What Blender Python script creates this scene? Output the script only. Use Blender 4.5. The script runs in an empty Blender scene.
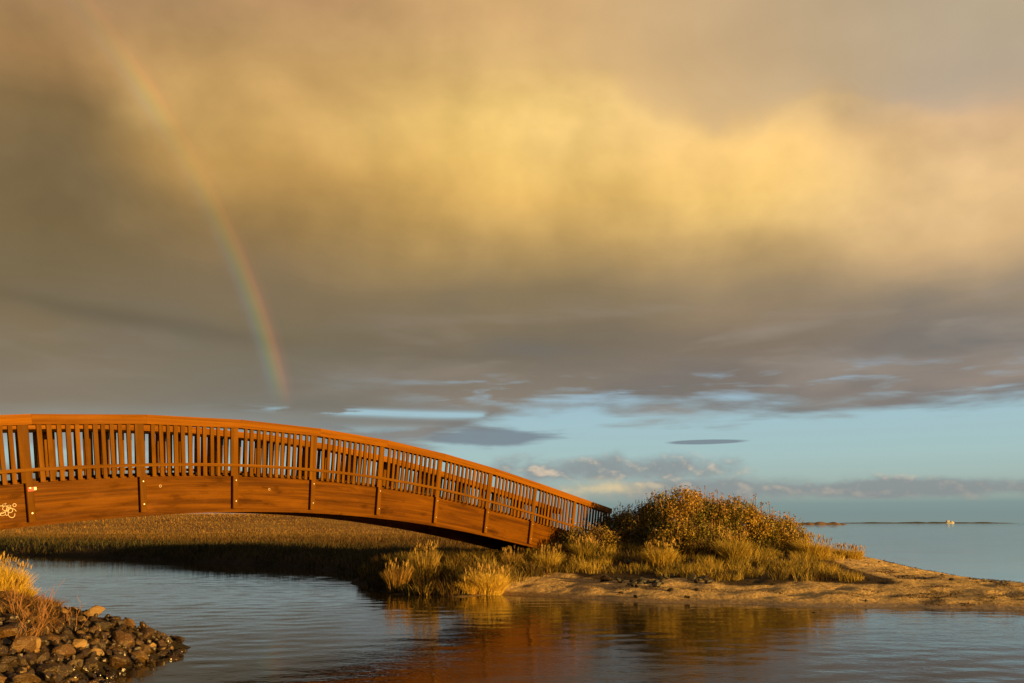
import bpy, bmesh, math, random
import numpy as np
from mathutils import Vector, noise as mnoise
sc = bpy.context.scene
COL = sc.collection
R = math.radians
random.seed(7); rng = np.random.default_rng(7)

# ---------------------------------------------------------------- camera
F = 850.0; PITCH = R(4.0); CAMH = 1.8; HOR = 523.0
CY = HOR - F*math.tan(PITCH)
cam = bpy.data.cameras.new('camera'); camo = bpy.data.objects.new('camera', cam); COL.objects.link(camo)
cam.sensor_width = 36; cam.lens = 36*F/1024; cam.shift_y = (CY-341.5)/1024
camo.location = (0, 0, CAMH); camo.rotation_euler = (math.pi/2+PITCH, 0, 0)
cam.clip_start = 0.1; cam.clip_end = 60000
sc.camera = camo
sc.view_settings.view_transform = 'Standard'; sc.view_settings.look = 'None'
sc.view_settings.exposure = 1.0; sc.view_settings.gamma = 1
sc.cycles.max_bounces = 6; sc.cycles.use_denoising = True

def ray(px, py):
    u = (px-512)/F; v = -(py-CY)/F
    d = Vector((u, math.cos(PITCH)-v*math.sin(PITCH), math.sin(PITCH)+v*math.cos(PITCH)))
    return d
def ground(px, py, z=0.0):
    d = ray(px, py); t = (z-CAMH)/d.z
    return (d.x*t, d.y*t)
def at(px, py, Y):
    d = ray(px, py); t = Y/d.y
    return Vector((d.x*t, Y, CAMH+d.z*t))
def AE(px, py):
    d = ray(px, py).normalized()
    return math.degrees(math.atan2(d.x, d.y)), math.degrees(math.asin(d.z))

SUN_AZ, SUN_EL = 124.7, 4.2
ANTI_AZ, ANTI_EL = -55.3, -2.3

# ---------------------------------------------------------------- node helper
def lin(c):
    return tuple(((x/255)/12.92 if x/255 <= .04045 else ((x/255+.055)/1.055)**2.4) for x in c)
class NT:
    def __init__(s, nt): s.nt = nt
    def n(s, t, **k):
        x = s.nt.nodes.new(t)
        for a, b in k.items(): setattr(x, a, b)
        return x
    def put(s, sock, v):
        if isinstance(v, V): s.nt.links.new(v.s, sock)
        elif isinstance(v, (tuple, list)):
            n = len(sock.default_value)
            sock.default_value = tuple(v)[:n] if len(v) >= n else tuple(v)+(1,)*(n-len(v))
        else: sock.default_value = v
    def m(s, op, *a, clamp=False):
        x = s.n('ShaderNodeMath', operation=op); x.use_clamp = clamp
        for i, v in enumerate(a): s.put(x.inputs[i], v)
        return V(s, x.outputs[0])
    def vm(s, op, *a):
        x = s.n('ShaderNodeVectorMath', operation=op)
        for i, v in enumerate(a): s.put(x.inputs[i], v)
        return V(s, x.outputs['Value'] if op in ('DOT_PRODUCT', 'LENGTH') else x.outputs[0])
    def sm(s, x, a, b, lo=0., hi=1., kind='SMOOTHSTEP'):
        r = s.n('ShaderNodeMapRange', interpolation_type=kind)
        for i, v in enumerate((x, a, b, lo, hi)): s.put(r.inputs[i], v)
        return V(s, r.outputs[0])
    def noise(s, vec, scale, detail=4, rough=.55, dist=0., lac=2., color=False):
        x = s.n('ShaderNodeTexNoise'); x.noise_dimensions = '3D'
        s.put(x.inputs['Vector'], vec)
        x.inputs['Scale'].default_value = scale; x.inputs['Detail'].default_value = detail
        x.inputs['Roughness'].default_value = rough; x.inputs['Distortion'].default_value = dist
        x.inputs['Lacunarity'].default_value = lac
        return V(s, x.outputs[1 if color else 0])
    def mix(s, f, a, b, mode='MIX'):
        x = s.n('ShaderNodeMix', data_type='RGBA', blend_type=mode); x.clamp_factor = True
        s.put(x.inputs[0], f); s.put(x.inputs[6], a); s.put(x.inputs[7], b)
        return V(s, x.outputs[2])
    def ramp(s, x, stops, ease=False):
        r = s.n('ShaderNodeValToRGB'); e = r.color_ramp
        e.interpolation = 'EASE' if ease else 'LINEAR'
        while len(e.elements) < len(stops): e.elements.new(.5)
        for el, (p, c) in zip(e.elements, sorted(stops)):
            el.position = p; el.color = tuple(c[:3])+(1,)
        s.put(r.inputs[0], x); return V(s, r.outputs[0])
    def xyz(s, v):
        x = s.n('ShaderNodeSeparateXYZ'); s.put(x.inputs[0], v); return [V(s, o) for o in x.outputs]
    def comb(s, a, b, c):
        x = s.n('ShaderNodeCombineXYZ')
        for i, v in enumerate((a, b, c)): s.put(x.inputs[i], v)
        return V(s, x.outputs[0])
class V:
    def __init__(s, g, sock): s.g = g; s.s = sock
    def __add__(a, b): return a.g.m('ADD', a, b)
    __radd__ = __add__
    def __sub__(a, b): return a.g.m('SUBTRACT', a, b)
    def __rsub__(a, b): return a.g.m('SUBTRACT', b, a)
    def __mul__(a, b): return a.g.m('MULTIPLY', a, b)
    __rmul__ = __mul__
    def __truediv__(a, b): return a.g.m('DIVIDE', a, b)
    def clamp(a): return a.g.m('ADD', a, 0., clamp=True)
def gauss(g, A, E, px, py, wx, wy, tilt=0):
    """soft patch of cloud, centre and half widths in degrees of azimuth / elevation"""
    a0, e0 = AE(px, py); k = math.degrees(1/F)
    dx = (A-a0); dy = (E-e0)+dx*tilt
    q = (dx*dx)/((wx*k)**2)+(dy*dy)/((wy*k)**2)
    return g.m('EXPONENT', q*-1.0)
# ---------------------------------------------------------------- world: Nishita sky, evening cloud deck, rainbow
world = bpy.data.worlds.new('World'); sc.world = world; world.use_nodes = True
g = NT(world.node_tree); world.node_tree.nodes.clear()
d = V(g, g.n('ShaderNodeTexCoord').outputs['Generated'])
d = g.vm('NORMALIZE', d)
X_, Y_, Z_ = g.xyz(d)
DEG = 57.29578
A = g.m('ARCTAN2', X_, Y_)*DEG
E_ = g.m('ARCSINE', Z_)*DEG
sky = g.n('ShaderNodeTexSky', sky_type='NISHITA', sun_disc=False)
sky.sun_elevation = R(SUN_EL); sky.sun_rotation = R(SUN_AZ); sky.dust_density = 1.6; sky.ozone_density = 1.5
skyc = g.vm('SCALE', V(g, sky.outputs[0])); g.nt.nodes[-1].inputs['Scale'].default_value = 0.1
k = math.degrees(1/F)
def EY(py): return AE(512, py)[1]
# thin horizon air over the clear band
clear = g.ramp(g.sm(E_, EY(523), EY(380), kind='LINEAR'), [
    (0., lin((130,147,143))), (.06, lin((127,147,146))), (.13, lin((132,153,150))), (.17, lin((150,168,160))), (.3, lin((165,186,180))), (.45, lin((167,195,194))),
    (.7, lin((164,196,204))), (1., lin((156,186,208)))])
clear = g.mix(.96, skyc, clear)
# stretched noise fields on the sky sphere
flat = g.vm('MULTIPLY', d, (1., 1., 3.2))
flat2 = g.vm('MULTIPLY', d, (1., 1., 7.))
n1 = g.noise(flat, 3.2, 3, .42)
n2 = g.noise(g.vm('ADD', flat, (5.2, 1.7, 8.1)), 6.5, 4, .42, .2)
n3 = g.noise(g.vm('ADD', flat2, (1.2, 9.7, 3.1)), 7., 4, .45)
puff = g.noise(g.vm('MULTIPLY', d, (1., 1., 1.35)), 7.5, 5, .46, .1)
puffb = g.noise(g.vm('ADD', d, (3.3, .2, .7)), 24., 6, .55)
wisp = g.noise(g.vm('MULTIPLY', d, (1., 1., 8.)), 8.5, 6, .5, .3)
Aw = A+(n1-.5)*7.0+(puff-.5)*6.0
Ew = E_+.6+(n2-.5)*1.8+(puff-.5)*1.5+(n1-.5)*.8+(puffb-.5)*.5+.2
# colour of the deck: elevation ramps at five bearings
cols = {
 40: [(0,(136,108,86)),(50,(150,116,80)),(95,(158,122,78)),(140,(128,104,68)),(200,(113,95,66)),(250,(116,98,68)),(300,(114,99,72)),(350,(120,106,82)),(400,(126,116,100)),(450,(150,160,160))],
 250:[(0,(168,130,90)),(50,(184,146,94)),(90,(200,158,96)),(130,(198,156,90)),(170,(184,143,80)),(220,(148,118,72)),(270,(127,108,80)),(330,(118,106,84)),(400,(120,116,106)),(450,(150,165,168))],
 512:[(0,(210,168,112)),(50,(218,178,114)),(100,(240,198,114)),(150,(238,193,106)),(190,(220,176,98)),(230,(184,150,92)),(280,(138,119,88)),(340,(118,108,92)),(390,(134,124,112)),(430,(125,125,125))],
 750:[(0,(190,164,128)),(60,(204,172,126)),(105,(226,186,124)),(150,(247,200,120)),(190,(243,198,114)),(230,(200,164,104)),(280,(158,136,104)),(330,(130,116,100)),(380,(127,119,112)),(420,(121,120,118))],
 980:[(0,(174,160,136)),(60,(186,166,134)),(120,(182,162,144)),(155,(208,172,136)),(205,(220,182,134)),(255,(210,174,126)),(300,(156,138,114)),(350,(124,118,111)),(390,(152,138,126)),(420,(122,120,122))]}
e0, e1 = EY(450), EY(-25)
prev = None; pa = None
t = g.sm(Ew, e0, e1, kind='LINEAR')
for px in sorted(cols):
    st = [((EY(y)-e0)/(e1-e0), lin(c)) for y, c in cols[px]]
    r_ = g.ramp(t, st)
    a = AE(px, 300)[0]
    prev = r_ if prev is None else g.mix(g.sm(Aw, pa, a), prev, r_)
    pa = a
deck = prev
# brighter billows, modelled by the low sun
cn = lambda off: g.noise(g.vm('ADD', g.vm('MULTIPLY', d, (1., 1., 1.25)), off), 5.2, 7, .50, .15)
c0_ = cn((2.1, .4, .9)); c1_ = cn((2.1+.030, .4-.012, .9+.030))
relief = (c0_-c1_)*1.0
up = g.sm(E_, EY(330), EY(230))
bill = gauss(g, Aw, Ew, 580, 118, 105, 40)*1.25+gauss(g, Aw, Ew, 870, 178, 180, 44)*.8+gauss(g, Aw, Ew, 152, 92, 24, 20)*.35+gauss(g, Aw, Ew, 330, 110, 120, 36)*.3
bill = bill*(.45+puff*.95)
deck = g.mix((bill*.34).clamp(), deck, lin((255,216,140)))
# heads of the cumulus against the smooth upper layer
ax_ = g.sm(A, AE(400, 100)[0], AE(1060, 100)[0], kind='LINEAR')
crest = g.ramp(ax_, [(0., (.78,)*3), (.17, (.80,)*3), (.30, (.76,)*3), (.44, (.60,)*3), (.52, (.49,)*3), (.64, (.53,)*3), (.76, (.48,)*3), (.87, (.42,)*3), (1., (.30,)*3)], ease=True)
crest = g.xyz(crest)[0]*(EY(0)-EY(250))+EY(250)
edge = E_-crest+(c0_-.5)*9.0+(puffb-.5)*1.8
above = g.sm(edge, -.7, 2.0)
upper = g.mix(g.sm(A, AE(560, 60)[0], AE(980, 60)[0]), lin((212,174,122)), lin((180,163,138)))
upper = g.mix(g.sm(E_, EY(40), EY(-60)), upper, lin((196,162,118)))
ut = 1.0+(n1-.5)*.18+(n2-.5)*.10
upper = g.vm('MULTIPLY', upper, g.comb(ut, ut, ut))
side = g.sm(A, AE(430, 60)[0], AE(700, 60)[0], .12, .74)
below = g.sm(edge, -4.6, -.4)*g.sm(edge, -.3, .8, 1., 0.)*side
deck = g.mix(below*g.sm(A, AE(820, 60)[0], AE(1000, 60)[0], 1., .3)*.36, deck, lin((248,206,134)))
deck = g.mix(above*side, deck, upper)
tone = 1.02+g.sm(A, AE(60, 200)[0], AE(420, 200)[0], .13, 0.)+(n1-.5)*.10+(puff-.5)*.10+relief*up*(1.-above*side)*.9+(c0_-.5)*.14*up*(1.-above*side*.6)+(puffb-.5)*.05
deck = g.vm('MULTIPLY', deck, g.comb(tone, tone, tone))
# grey shelves low in the deck
soft = g.noise(g.vm('MULTIPLY', d, (1., 1., 5.)), 5.5, 5, .48, .4)
shelf = g.sm(soft, .46, .68)*g.sm(E_, EY(285), EY(345))*g.sm(A, AE(250, 300)[0], AE(620, 300)[0], .25, 1.)
deck = g.mix(shelf*.5, deck, lin((160,148,136)))
shelf2 = g.sm(g.noise(g.vm('ADD', flat, (7., 2., 5.)), 5.0, 5, .48), .46, .68)*g.sm(E_, EY(270), EY(340))*g.sm(A, AE(250, 300)[0], AE(620, 300)[0], .35, 1.)
deck = g.mix(shelf2*.5, deck, lin((110,109,108)))
dk = gauss(g, Aw, E_, 120, 316, 150, 9, .10)*.4
deck = g.mix(dk.clamp(), deck, lin((90,82,64)))
# lower edge of the deck: left it reaches down behind the bridge
eb = g.sm(A, AE(300, 400)[0], AE(600, 400)[0], EY(466), EY(411))
eb = eb-g.sm(A, AE(640, 400)[0], AE(900, 400)[0], 0., .6)
cov = g.sm(E_-eb+(wisp-.5)*3.6+(soft-.5)*4.5, -.8, 1.0)
# blue rifts
rift = g.sm(g.noise(g.vm('MULTIPLY', d, (1., 1., 7.)), 9., 6, .52, .3), .50, .70)*(gauss(g, A, E_, 540, 389, 130, 13)+gauss(g, A, E_, 780, 380, 190, 12)+gauss(g, A, E_, 1000, 385, 90, 10)+gauss(g, A, E_, 560, 400, 90, 8)).clamp()
cov = cov*(1.0-rift*.85)
rift2 = g.sm(wisp+(puffb-.5)*.3, .44, .56)*(gauss(g, A, E_, 330, 411, 66, 3.2)*1.1+gauss(g, A, E_, 450, 415, 90, 4.)*1.1+gauss(g, A, E_, 400, 432, 60, 5)*.8).clamp()
cov = cov*(1.0-rift2*1.0)
# low left: pale clearing seen between the balusters
lowl = g.sm(E_, EY(474), EY(446), 1., 0.)
deck = g.mix(lowl*g.sm(A, AE(330, 450)[0], AE(480, 450)[0], 1., .3)*.7, deck, lin((160,172,172)))
# low cumulus banks
def bank(px, py, wx, wy, nz, thr, soft, scl):
    q = gauss(g, A, E_, px, py, wx, wy)
    return g.sm(q+(nz-.5)*scl, thr, thr+soft)
cum_n = g.noise(g.vm('MULTIPLY', d, (1., 1., 1.8)), 26., 7, .52, .1)
cum_n2 = g.noise(g.vm('ADD', g.vm('MULTIPLY', d, (1., 1., 1.8)), (.004, -.002, .012)), 26., 7, .52, .1)
b1 = bank(600, 470, 160, 17, cum_n, .26, .75, 1.35)
b1b = bank(700, 490, 180, 14, cum_n, .20, .75, 1.1)
b2 = bank(900, 488, 240, 10.5, cum_n, .24, .6, 1.3)
b3 = bank(450, 437, 105, 9.5, wisp, .30, .45, 2.0)
b4 = bank(705, 442, 42, 2.6, wisp, .4, .3, .9)
lowcov = g.m('MAXIMUM', g.m('MAXIMUM', b1, b1b), b2)
lit = g.sm((cum_n-cum_n2)*3.6+(puffb-.5)*.4, -.02, .85)
lowcol = g.mix(lit*g.sm(E_, EY(500), EY(470), .25, 1.), lin((136,141,143)), lin((220,194,166)))
warm = g.sm(gauss(g, A, E_, 600, 489, 66, 13)+(cum_n-.5)*1.5, .35, 1.15)
lowcol = g.mix(warm, lowcol, lin((226,200,152)))
lowcov = g.m('MAXIMUM', lowcov, warm*.9)
col = g.mix(lowcov*.82, clear, lowcol)
col = g.mix(g.m('MAXIMUM', b3, b4)*.85, col, lin((118,128,138)))
lowleft = g.sm(E_, EY(468), EY(480))*g.sm(A, AE(380, 450)[0], AE(500, 450)[0], 1., 0.)
col = g.mix(lowleft*.8, col, lin((128,122,108)))  # grey bank added out of sight behind the bridge to grey the water's reflection
col = g.mix(cov, col, deck)
# rest of the sky dome: opening towards the low sun behind the viewer; unseen cloud made dark to cut ambient light
back = g.sm(Y_, .1, -.5)
broken = g.sm(n2+(n1-.5)*.6, .46, .62)
col = g.mix(back, col, g.mix(broken*.6, skyc, lin((96,84,72))))
high = g.sm(E_, 33., 50.)
col = g.mix(high*(1.-back), col, lin((84,78,70)))
# rainbow, 41.4 degrees round the antisolar point
an = Vector((math.sin(R(ANTI_AZ))*math.cos(R(ANTI_EL)), math.cos(R(ANTI_AZ))*math.cos(R(ANTI_EL)), math.sin(R(ANTI_EL))))
ang = g.m('ARCCOSINE', g.vm('DOT_PRODUCT', d, tuple(an)))*DEG
bow = g.ramp(g.sm(ang, 40.0, 42.35, kind='LINEAR'), [(0., (0,0,0)), (.14, (.01,.01,.02)), (.28, (.01,.07,.10)), (.42, (.06,.15,.05)), (.54, (.24,.16,.02)), (.68, (.34,.09,.015)), (.80, (.10,.015,.01)), (1., (0,0,0))], ease=False)
amp = g.sm(E_, EY(418), EY(372))*g.sm(E_, EY(330), EY(180), 1., .34)*g.sm(E_, EY(60), EY(-10), 1., .35)*(.75+n2*.5)
amp = amp+gauss(g, A, E_, 150, 90, 28, 24)*.6
bowc = g.vm('MULTIPLY', bow, g.comb(amp*.36, amp*.36, amp*.36))
col = g.vm('ADD', col, bowc)
inside = g.sm(ang, 41., 36., 0., 1.)*.0
# below the horizon the dome carries on as grey water
col = g.mix(g.sm(E_, -.3, -1.5), col, (.06,.07,.07))
bg = g.n('ShaderNodeBackground'); g.put(bg.inputs[0], col); bg.inputs[1].default_value = .5
out = g.n('ShaderNodeOutputWorld'); g.nt.links.new(bg.outputs[0], out.inputs[0])
world.cycles.sampling_method = 'MANUAL'; world.cycles.sample_map_resolution = 512

sun = bpy.data.lights.new('sun', 'SUN'); suno = bpy.data.objects.new('sun', sun); COL.objects.link(suno)
sun.energy = 5.0; sun.angle = R(.55); sun.color = (1., .56, .13)
sd = Vector((math.sin(R(SUN_AZ))*math.cos(R(SUN_EL)), math.cos(R(SUN_AZ))*math.cos(R(SUN_EL)), math.sin(R(SUN_EL))))
suno.rotation_euler = sd.to_track_quat('Z', 'Y').to_euler()
suno.location = (20, -14, 12)
# ---------------------------------------------------------------- object helpers
def mesh_obj(name, verts, faces, mat=None, parent=None, smooth=False, uv=None, col=None, loc=None):
    me = bpy.data.meshes.new(name)
    verts = np.asarray(verts, dtype=np.float32)
    if isinstance(faces, np.ndarray):
        nf, w = faces.shape
        me.vertices.add(len(verts)); me.vertices.foreach_set('co', verts.ravel())
        me.loops.add(nf*w); me.loops.foreach_set('vertex_index', faces.astype(np.int32).ravel())
        me.polygons.add(nf); me.polygons.foreach_set('loop_start', np.arange(0, nf*w, w, dtype=np.int32))
        me.update(calc_edges=True)
    else:
        me.from_pydata([tuple(v) for v in verts], [], [tuple(f) for f in faces])
    if col is not None:
        ca = me.color_attributes.new('tint', 'FLOAT_COLOR', 'POINT'); c4 = np.ones((len(verts), 4), np.float32); c4[:, :3] = col
        ca.data.foreach_set('color', c4.ravel())
    if uv is not None:
        ul = me.uv_layers.new(name='UVMap'); li = np.empty(len(me.loops), np.int32); me.loops.foreach_get('vertex_index', li)
        ul.data.foreach_set('uv', np.asarray(uv, np.float32)[li].ravel())
    if smooth: me.polygons.foreach_set('use_smooth', np.ones(len(me.polygons), bool))
    if mat: me.materials.append(mat)
    o = bpy.data.objects.new(name, me); COL.objects.link(o)
    if parent: o.parent = parent
    if loc is not None: o.location = loc
    return o
def tag(o, label=None, cat=None, group=None, kind=None):
    for a, b in (('label', label), ('category', cat), ('group', group), ('kind', kind)):
        if b: o[a] = b
    return o
def empty(name, loc, label, cat, group=None):
    o = bpy.data.objects.new(name, None); COL.objects.link(o); o.location = loc; o.empty_display_size = .2
    return tag(o, label, cat, group)
def material(name):
    m = bpy.data.materials.new(name); m.use_nodes = True
    g = NT(m.node_tree); b = m.node_tree.nodes['Principled BSDF']
    return m, g, b

# ---------------------------------------------------------------- terrain
def G(px, py, z=0.0): return ground(px, py, z)
spit = [G(352,574), G(358,583), G(372,590), G(395,594), G(430,596), G(462,598), G(500,595), G(560,598), G(640,602), G(750,605), G(850,607), G(1024,610),
        (19, 17.6), (25, 18.6), (28, 20), (24, 21.6), (18, 22.4), (13.9, 22.6), (13.8, 25), (14.0, 28), (14.6, 33), (15.6, 40), (13, 48), (11, 60), (10, 100), (6, 160), (-20, 260), (-300, 600), (-1500, 1200), (-3000, 900), (-3000, 70),
        (-200, 70), (-60, 62), (-42, 58), G(-60,551), G(0,554), G(50,556), G(100,557), G(200,562), G(300,567)]
bank = [(-4.70, 11.9), (-4.78, 10.9), (-4.75, 9.6), (-4.1, 8), (-2, 6), (3, 4), (12, 3), (40, -4), (200, -60), (200, -400), (-3000, -400), (-3000, 40), (-60, 32), (-22, 25), (-14.5, 22.6), (-12.0, 21.2), (-11.6, 20.4), (-11.4, 19.3), (-10.8, 17.4), (-9.4, 15.0),
        (-7.6, 14.3), (-6.7, 13.8), (-5.6, 13.0), (-4.75, 12.5)]
def sdist(px, py, poly):
    P = np.array(poly); Q = np.roll(P, -1, 0)
    best = np.full(px.shape, 1e9); inside = np.zeros(px.shape, bool)
    for (ax, ay), (bx, by) in zip(P, Q):
        dx, dy = bx-ax, by-ay
        t = np.clip(((px-ax)*dx+(py-ay)*dy)/(dx*dx+dy*dy), 0, 1)
        best = np.minimum(best, np.hypot(px-ax-t*dx, py-ay-t*dy))
        c = ((ay > py) != (by > py))
        with np.errstate(divide='ignore', invalid='ignore'):
            inside ^= c & (px < (bx-ax)*(py-ay)/(by-ay if by != ay else 1e-9)+ax)
    return np.where(inside, best, -best)
# value noise
_T = rng.random((64, 64))
def vn(x, y, s):
    x = x/s+100; y = y/s+100; xi = np.floor(x).astype(int); yi = np.floor(y).astype(int)
    fx = x-xi; fy = y-yi; fx = fx*fx*(3-2*fx); fy = fy*fy*(3-2*fy)
    a = _T[xi % 64, yi % 64]; b = _T[(xi+1) % 64, yi % 64]; c = _T[xi % 64, (yi+1) % 64]; e = _T[(xi+1) % 64, (yi+1) % 64]
    return (a*(1-fx)+b*fx)*(1-fy)+(c*(1-fx)+e*fx)*fy-.5
def sst(x, a, b):
    t = np.clip((x-a)/(b-a), 0, 1); return t*t*(3-2*t)
def ga(x, y, cx, cy, sx, sy): return np.exp(-((x-cx)/sx)**2-((y-cy)/sy)**2)
def wob(x, y): return vn(x, y, 1.7)*.5+vn(x+9, y, .6)*.22
def height(x, y):
    x = np.asarray(x, float); y = np.asarray(y, float)
    near = sst(-y, -60, -45)
    d1 = sdist(x, y, spit)+wob(x, y)*near; d2 = sdist(x, y, bank)+wob(x+31, y)*.5
    marsh = np.maximum(sst(y, 27, 33)*sst(-x, -3, 2), sst(-x, -1.0, 1.5)*sst(y, 21, 24))
    hs = .50*(1-np.exp(-np.maximum(d1, 0)/2.6)); hm = .55*(1-np.exp(-np.maximum(d1, 0)/.5))
    h1 = hs*(1-marsh)+hm*marsh
    h1 = h1+.62*ga(x, y, 4.2, 28.4, 3.6, 3.2)*sst(d1, .3, 4)+.42*ga(x, y, 6.6, 26.6, 3.0, 2.4)*sst(d1, .3, 4)+.42*ga(x, y, 1.6, 26.3, 1.7, 1.6)*sst(d1, .2, 2)
    h1 = h1+.22*ga(x, y, 11., 28., 4.4, 5.)+.30*ga(x, y, 14, 31, 4, 5)*sst(d1, .3, 3)
    h1 = h1+2.5*sst(y, 95, 122)*sst(-x/np.maximum(y, 1), -.06, .04)*sst(d1, 4, 20)
    tex = (vn(x, y, 1.1)*.05+vn(x+4, y+7, .42)*.06+vn(x+2, y+1, .2)*.035)*sst(-y, -55, -45)
    h1 = h1+tex*sst(d1, 0, .8)
    h1 = np.where(d1 > 0, h1, np.maximum(d1*.11, -1.2))
    hb = (.25+1.15*sst(-x, 1.5, 5.5))*(.18+.82*sst(y, 6.8, 10.3))
    h2 = np.where(d2 > 0, hb*(1-np.exp(-np.maximum(d2, 0)/2.4))+vn(x, y, .6)*.08, np.maximum(d2*.35, -1.2))
    return np.maximum(h1, h2)
def gz(x, y): return float(height(np.array([x]), np.array([y]))[0])

# materials of the ground
mg, g, b = material('shore_ground')
geo = g.n('ShaderNodeNewGeometry'); P = V(g, geo.outputs['Position']); px_, py_, pz_ = g.xyz(P)
ti = g.n('ShaderNodeAttribute', attribute_name='tint'); tr, tg, tb = g.xyz(V(g, ti.outputs['Vector']))
na = g.noise(P, 1.3, 5, .6); nb = g.noise(P, 9., 5, .65); nc = g.noise(P, 60., 3, .6)
sand = g.mix(nb, (.52,.35,.14,1), (.80,.56,.24,1))
sand = g.mix(g.sm(nc, .35, .75)*.40, sand, (.24,.15,.06,1))
sand = g.mix(g.sm(g.noise(P, 3., 5, .7), .54, .64)*.35, sand, (.26,.16,.07,1))
wet = g.sm(pz_+(na-.5)*.05, .03, .10, 1., 0.)
sand = g.mix(wet*.8, sand, (.15,.095,.05,1))
wrack = g.sm(g.noise(g.vm('MULTIPLY', P, (.55,1.6,1.)), 2.3, 6, .68)+(nb-.5)*.2, .56, .66)*tg
wrack2 = g.sm(g.noise(P, 5.5, 5, .7), .56, .66)*tg
sand = g.mix(g.m('MAXIMUM', wrack, wrack2*.8)*.72, sand, (.085,.05,.028,1))
soil = g.mix(nb, (.030,.018,.008,1), (.085,.052,.02,1))
far = g.mix(g.sm(g.noise(g.vm('MULTIPLY', P, (.5, 1., 3.)), .30, 6, .7), .35, .65), (.17,.085,.02,1), (.34,.20,.045,1))
soil = g.mix(g.sm(py_, 66., 96.), soil, far)
soil = g.mix(g.sm(pz_, .0, .32, .85, 0.), soil, (.012,.009,.005,1))
cc = g.mix(g.sm(tr+(nb-.5)*.5, .35, .65), sand, soil)
g.put(b.inputs['Base Color'], cc)
g.put(b.inputs['Roughness'], g.sm(wet*(1.-tr), 0., 1., .92, .40, 'LINEAR')); b.inputs['Specular IOR Level'].default_value = .25
bm_ = g.n('ShaderNodeBump'); bm_.inputs['Distance'].default_value = .09; bm_.inputs['Strength'].default_value = 1.
g.put(bm_.inputs['Height'], g.noise(P, 4., 6, .62)*1.3+nb*.5+nc*.12); g.nt.links.new(bm_.outputs[0], b.inputs['Normal'])

xs = np.concatenate([-np.geomspace(3000, 62, 40), np.arange(-60, -22, .8), np.arange(-22, 22, .12), np.arange(22, 40, 1.), np.geomspace(41, 3000, 34)])
ys = np.concatenate([-np.geomspace(400, 4, 14), np.arange(-3, 8, 1.), np.arange(8, 34, .12), np.arange(34, 62, .4), np.arange(62, 140, 2.), np.geomspace(142, 4000, 34)])
XX, YY = np.meshgrid(xs, ys); ZZ = height(XX, YY)
nx, ny = len(xs), len(ys)
ix, iy = np.meshgrid(np.arange(nx-1), np.arange(ny-1)); q = (iy*nx+ix).ravel()
fc = np.stack([q, q+1, q+nx+1, q+nx], 1)
# where plants grow (tint red) and where sea-wrack lies (tint green)
D1 = sdist(XX, YY, spit)
vegm = np.maximum.reduce([sst(-XX, .5, 1.3)*sst(YY, 20.5, 21.5), sst(YY, 30, 33)*sst(-XX, -10.5, -9.),
                          sst(D1+vn(XX, YY, 1.5)*1.2, 2.2, 3.4)*sst(-XX, -9.9, -8.8), sst(-(YY), -19, -16)*sst(-XX, 3, 3.6)])
vegm = np.where(XX > 11.8, vegm*sst(-XX, -12.8, -11.8), vegm)
wr = sst(XX, 6, 9)*.6+.55
tint = np.stack([vegm.ravel(), wr.ravel(), 0*wr.ravel()], 1)
gr = mesh_obj('ground', np.stack([XX.ravel(), YY.ravel(), ZZ.ravel()], 1), fc, mg, smooth=True, col=tint)
tag(gr, 'sandy shore and marsh ground around the tidal creek', kind='structure')

# ---------------------------------------------------------------- water
mw, g, b = material('creek_water')
geo = g.n('ShaderNodeNewGeometry'); P = V(g, geo.outputs['Position']); px_, py_, pz_ = g.xyz(P)
b.inputs['Base Color'].default_value = (.026, .020, .009, 1); b.inputs['IOR'].default_value = 1.333
b.inputs['Roughness'].default_value = .03
calm = g.sm(g.noise(P, .16, 3, .5), .38, .62, .55, 1.15)
calm = calm*g.sm(py_, 13., 18., 1., .62)*g.sm(py_, 30., 300., 1., 2.6, 'LINEAR')
w1 = g.noise(g.vm('MULTIPLY', P, (.8, 1.5, 1.)), 2.1, 3, .5, .4)
w2 = g.noise(g.vm('MULTIPLY', P, (1., 1.35, 1.)), 7.5, 3, .55, .3)
w3 = g.noise(g.vm('MULTIPLY', P, (.7, 1.2, 1.)), .45, 2, .5, .2)
w4 = g.noise(g.vm('MULTIPLY', P, (1., 1.3, 1.)), 19., 2, .5, .2)
hh = (w1*.0032+w2*.0034+w4*.0011)*calm
bm_ = g.n('ShaderNodeBump'); bm_.inputs['Distance'].default_value = 1.; bm_.inputs['Strength'].default_value = 1.
g.put(bm_.inputs['Height'], hh); g.nt.links.new(bm_.outputs[0], b.inputs['Normal'])
wv = np.array([(-30000,-300,0),(30000,-300,0),(30000,40000,0),(-30000,40000,0)])
# one sheet: gently waved near the viewer, flat out to the horizon
wx_ = np.concatenate([-np.geomspace(30000, 31, 24), np.arange(-30, 20, .085), np.geomspace(21, 30000, 24)])
wy_ = np.concatenate([[-300, -60, -10, 2], np.arange(7, 30, .085), np.arange(30, 60, .3), np.geomspace(61, 40000, 26)])
WX, WY = np.meshgrid(wx_, wy_)
_r2 = np.random.default_rng(3); WZ = np.zeros_like(WX)
for i_ in range(46):
    lam = .34*1.055**i_; th = math.pi/2+_r2.normal(.15, .62); k_ = 2*math.pi/lam; a_ = lam*.0007*(1 if lam < .9 else .2)
    ph = _r2.random()*6.28+vn(WX, WY, 2.4)*2.2
    WZ += a_*np.sin(k_*(WX*math.cos(th)+WY*math.sin(th))+ph)
WZ *= (.55+.9*(vn(WX+20, WY, 4.5)+.5))*sst(-WY, -31, -28)*sst(WX, -30, -29)*sst(-WX, -20, -19)*sst(WY, 7, 7.5)
nx, ny = len(wx_), len(wy_); ix, iy = np.meshgrid(np.arange(nx-1), np.arange(ny-1)); q = (iy*nx+ix).ravel()
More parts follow.
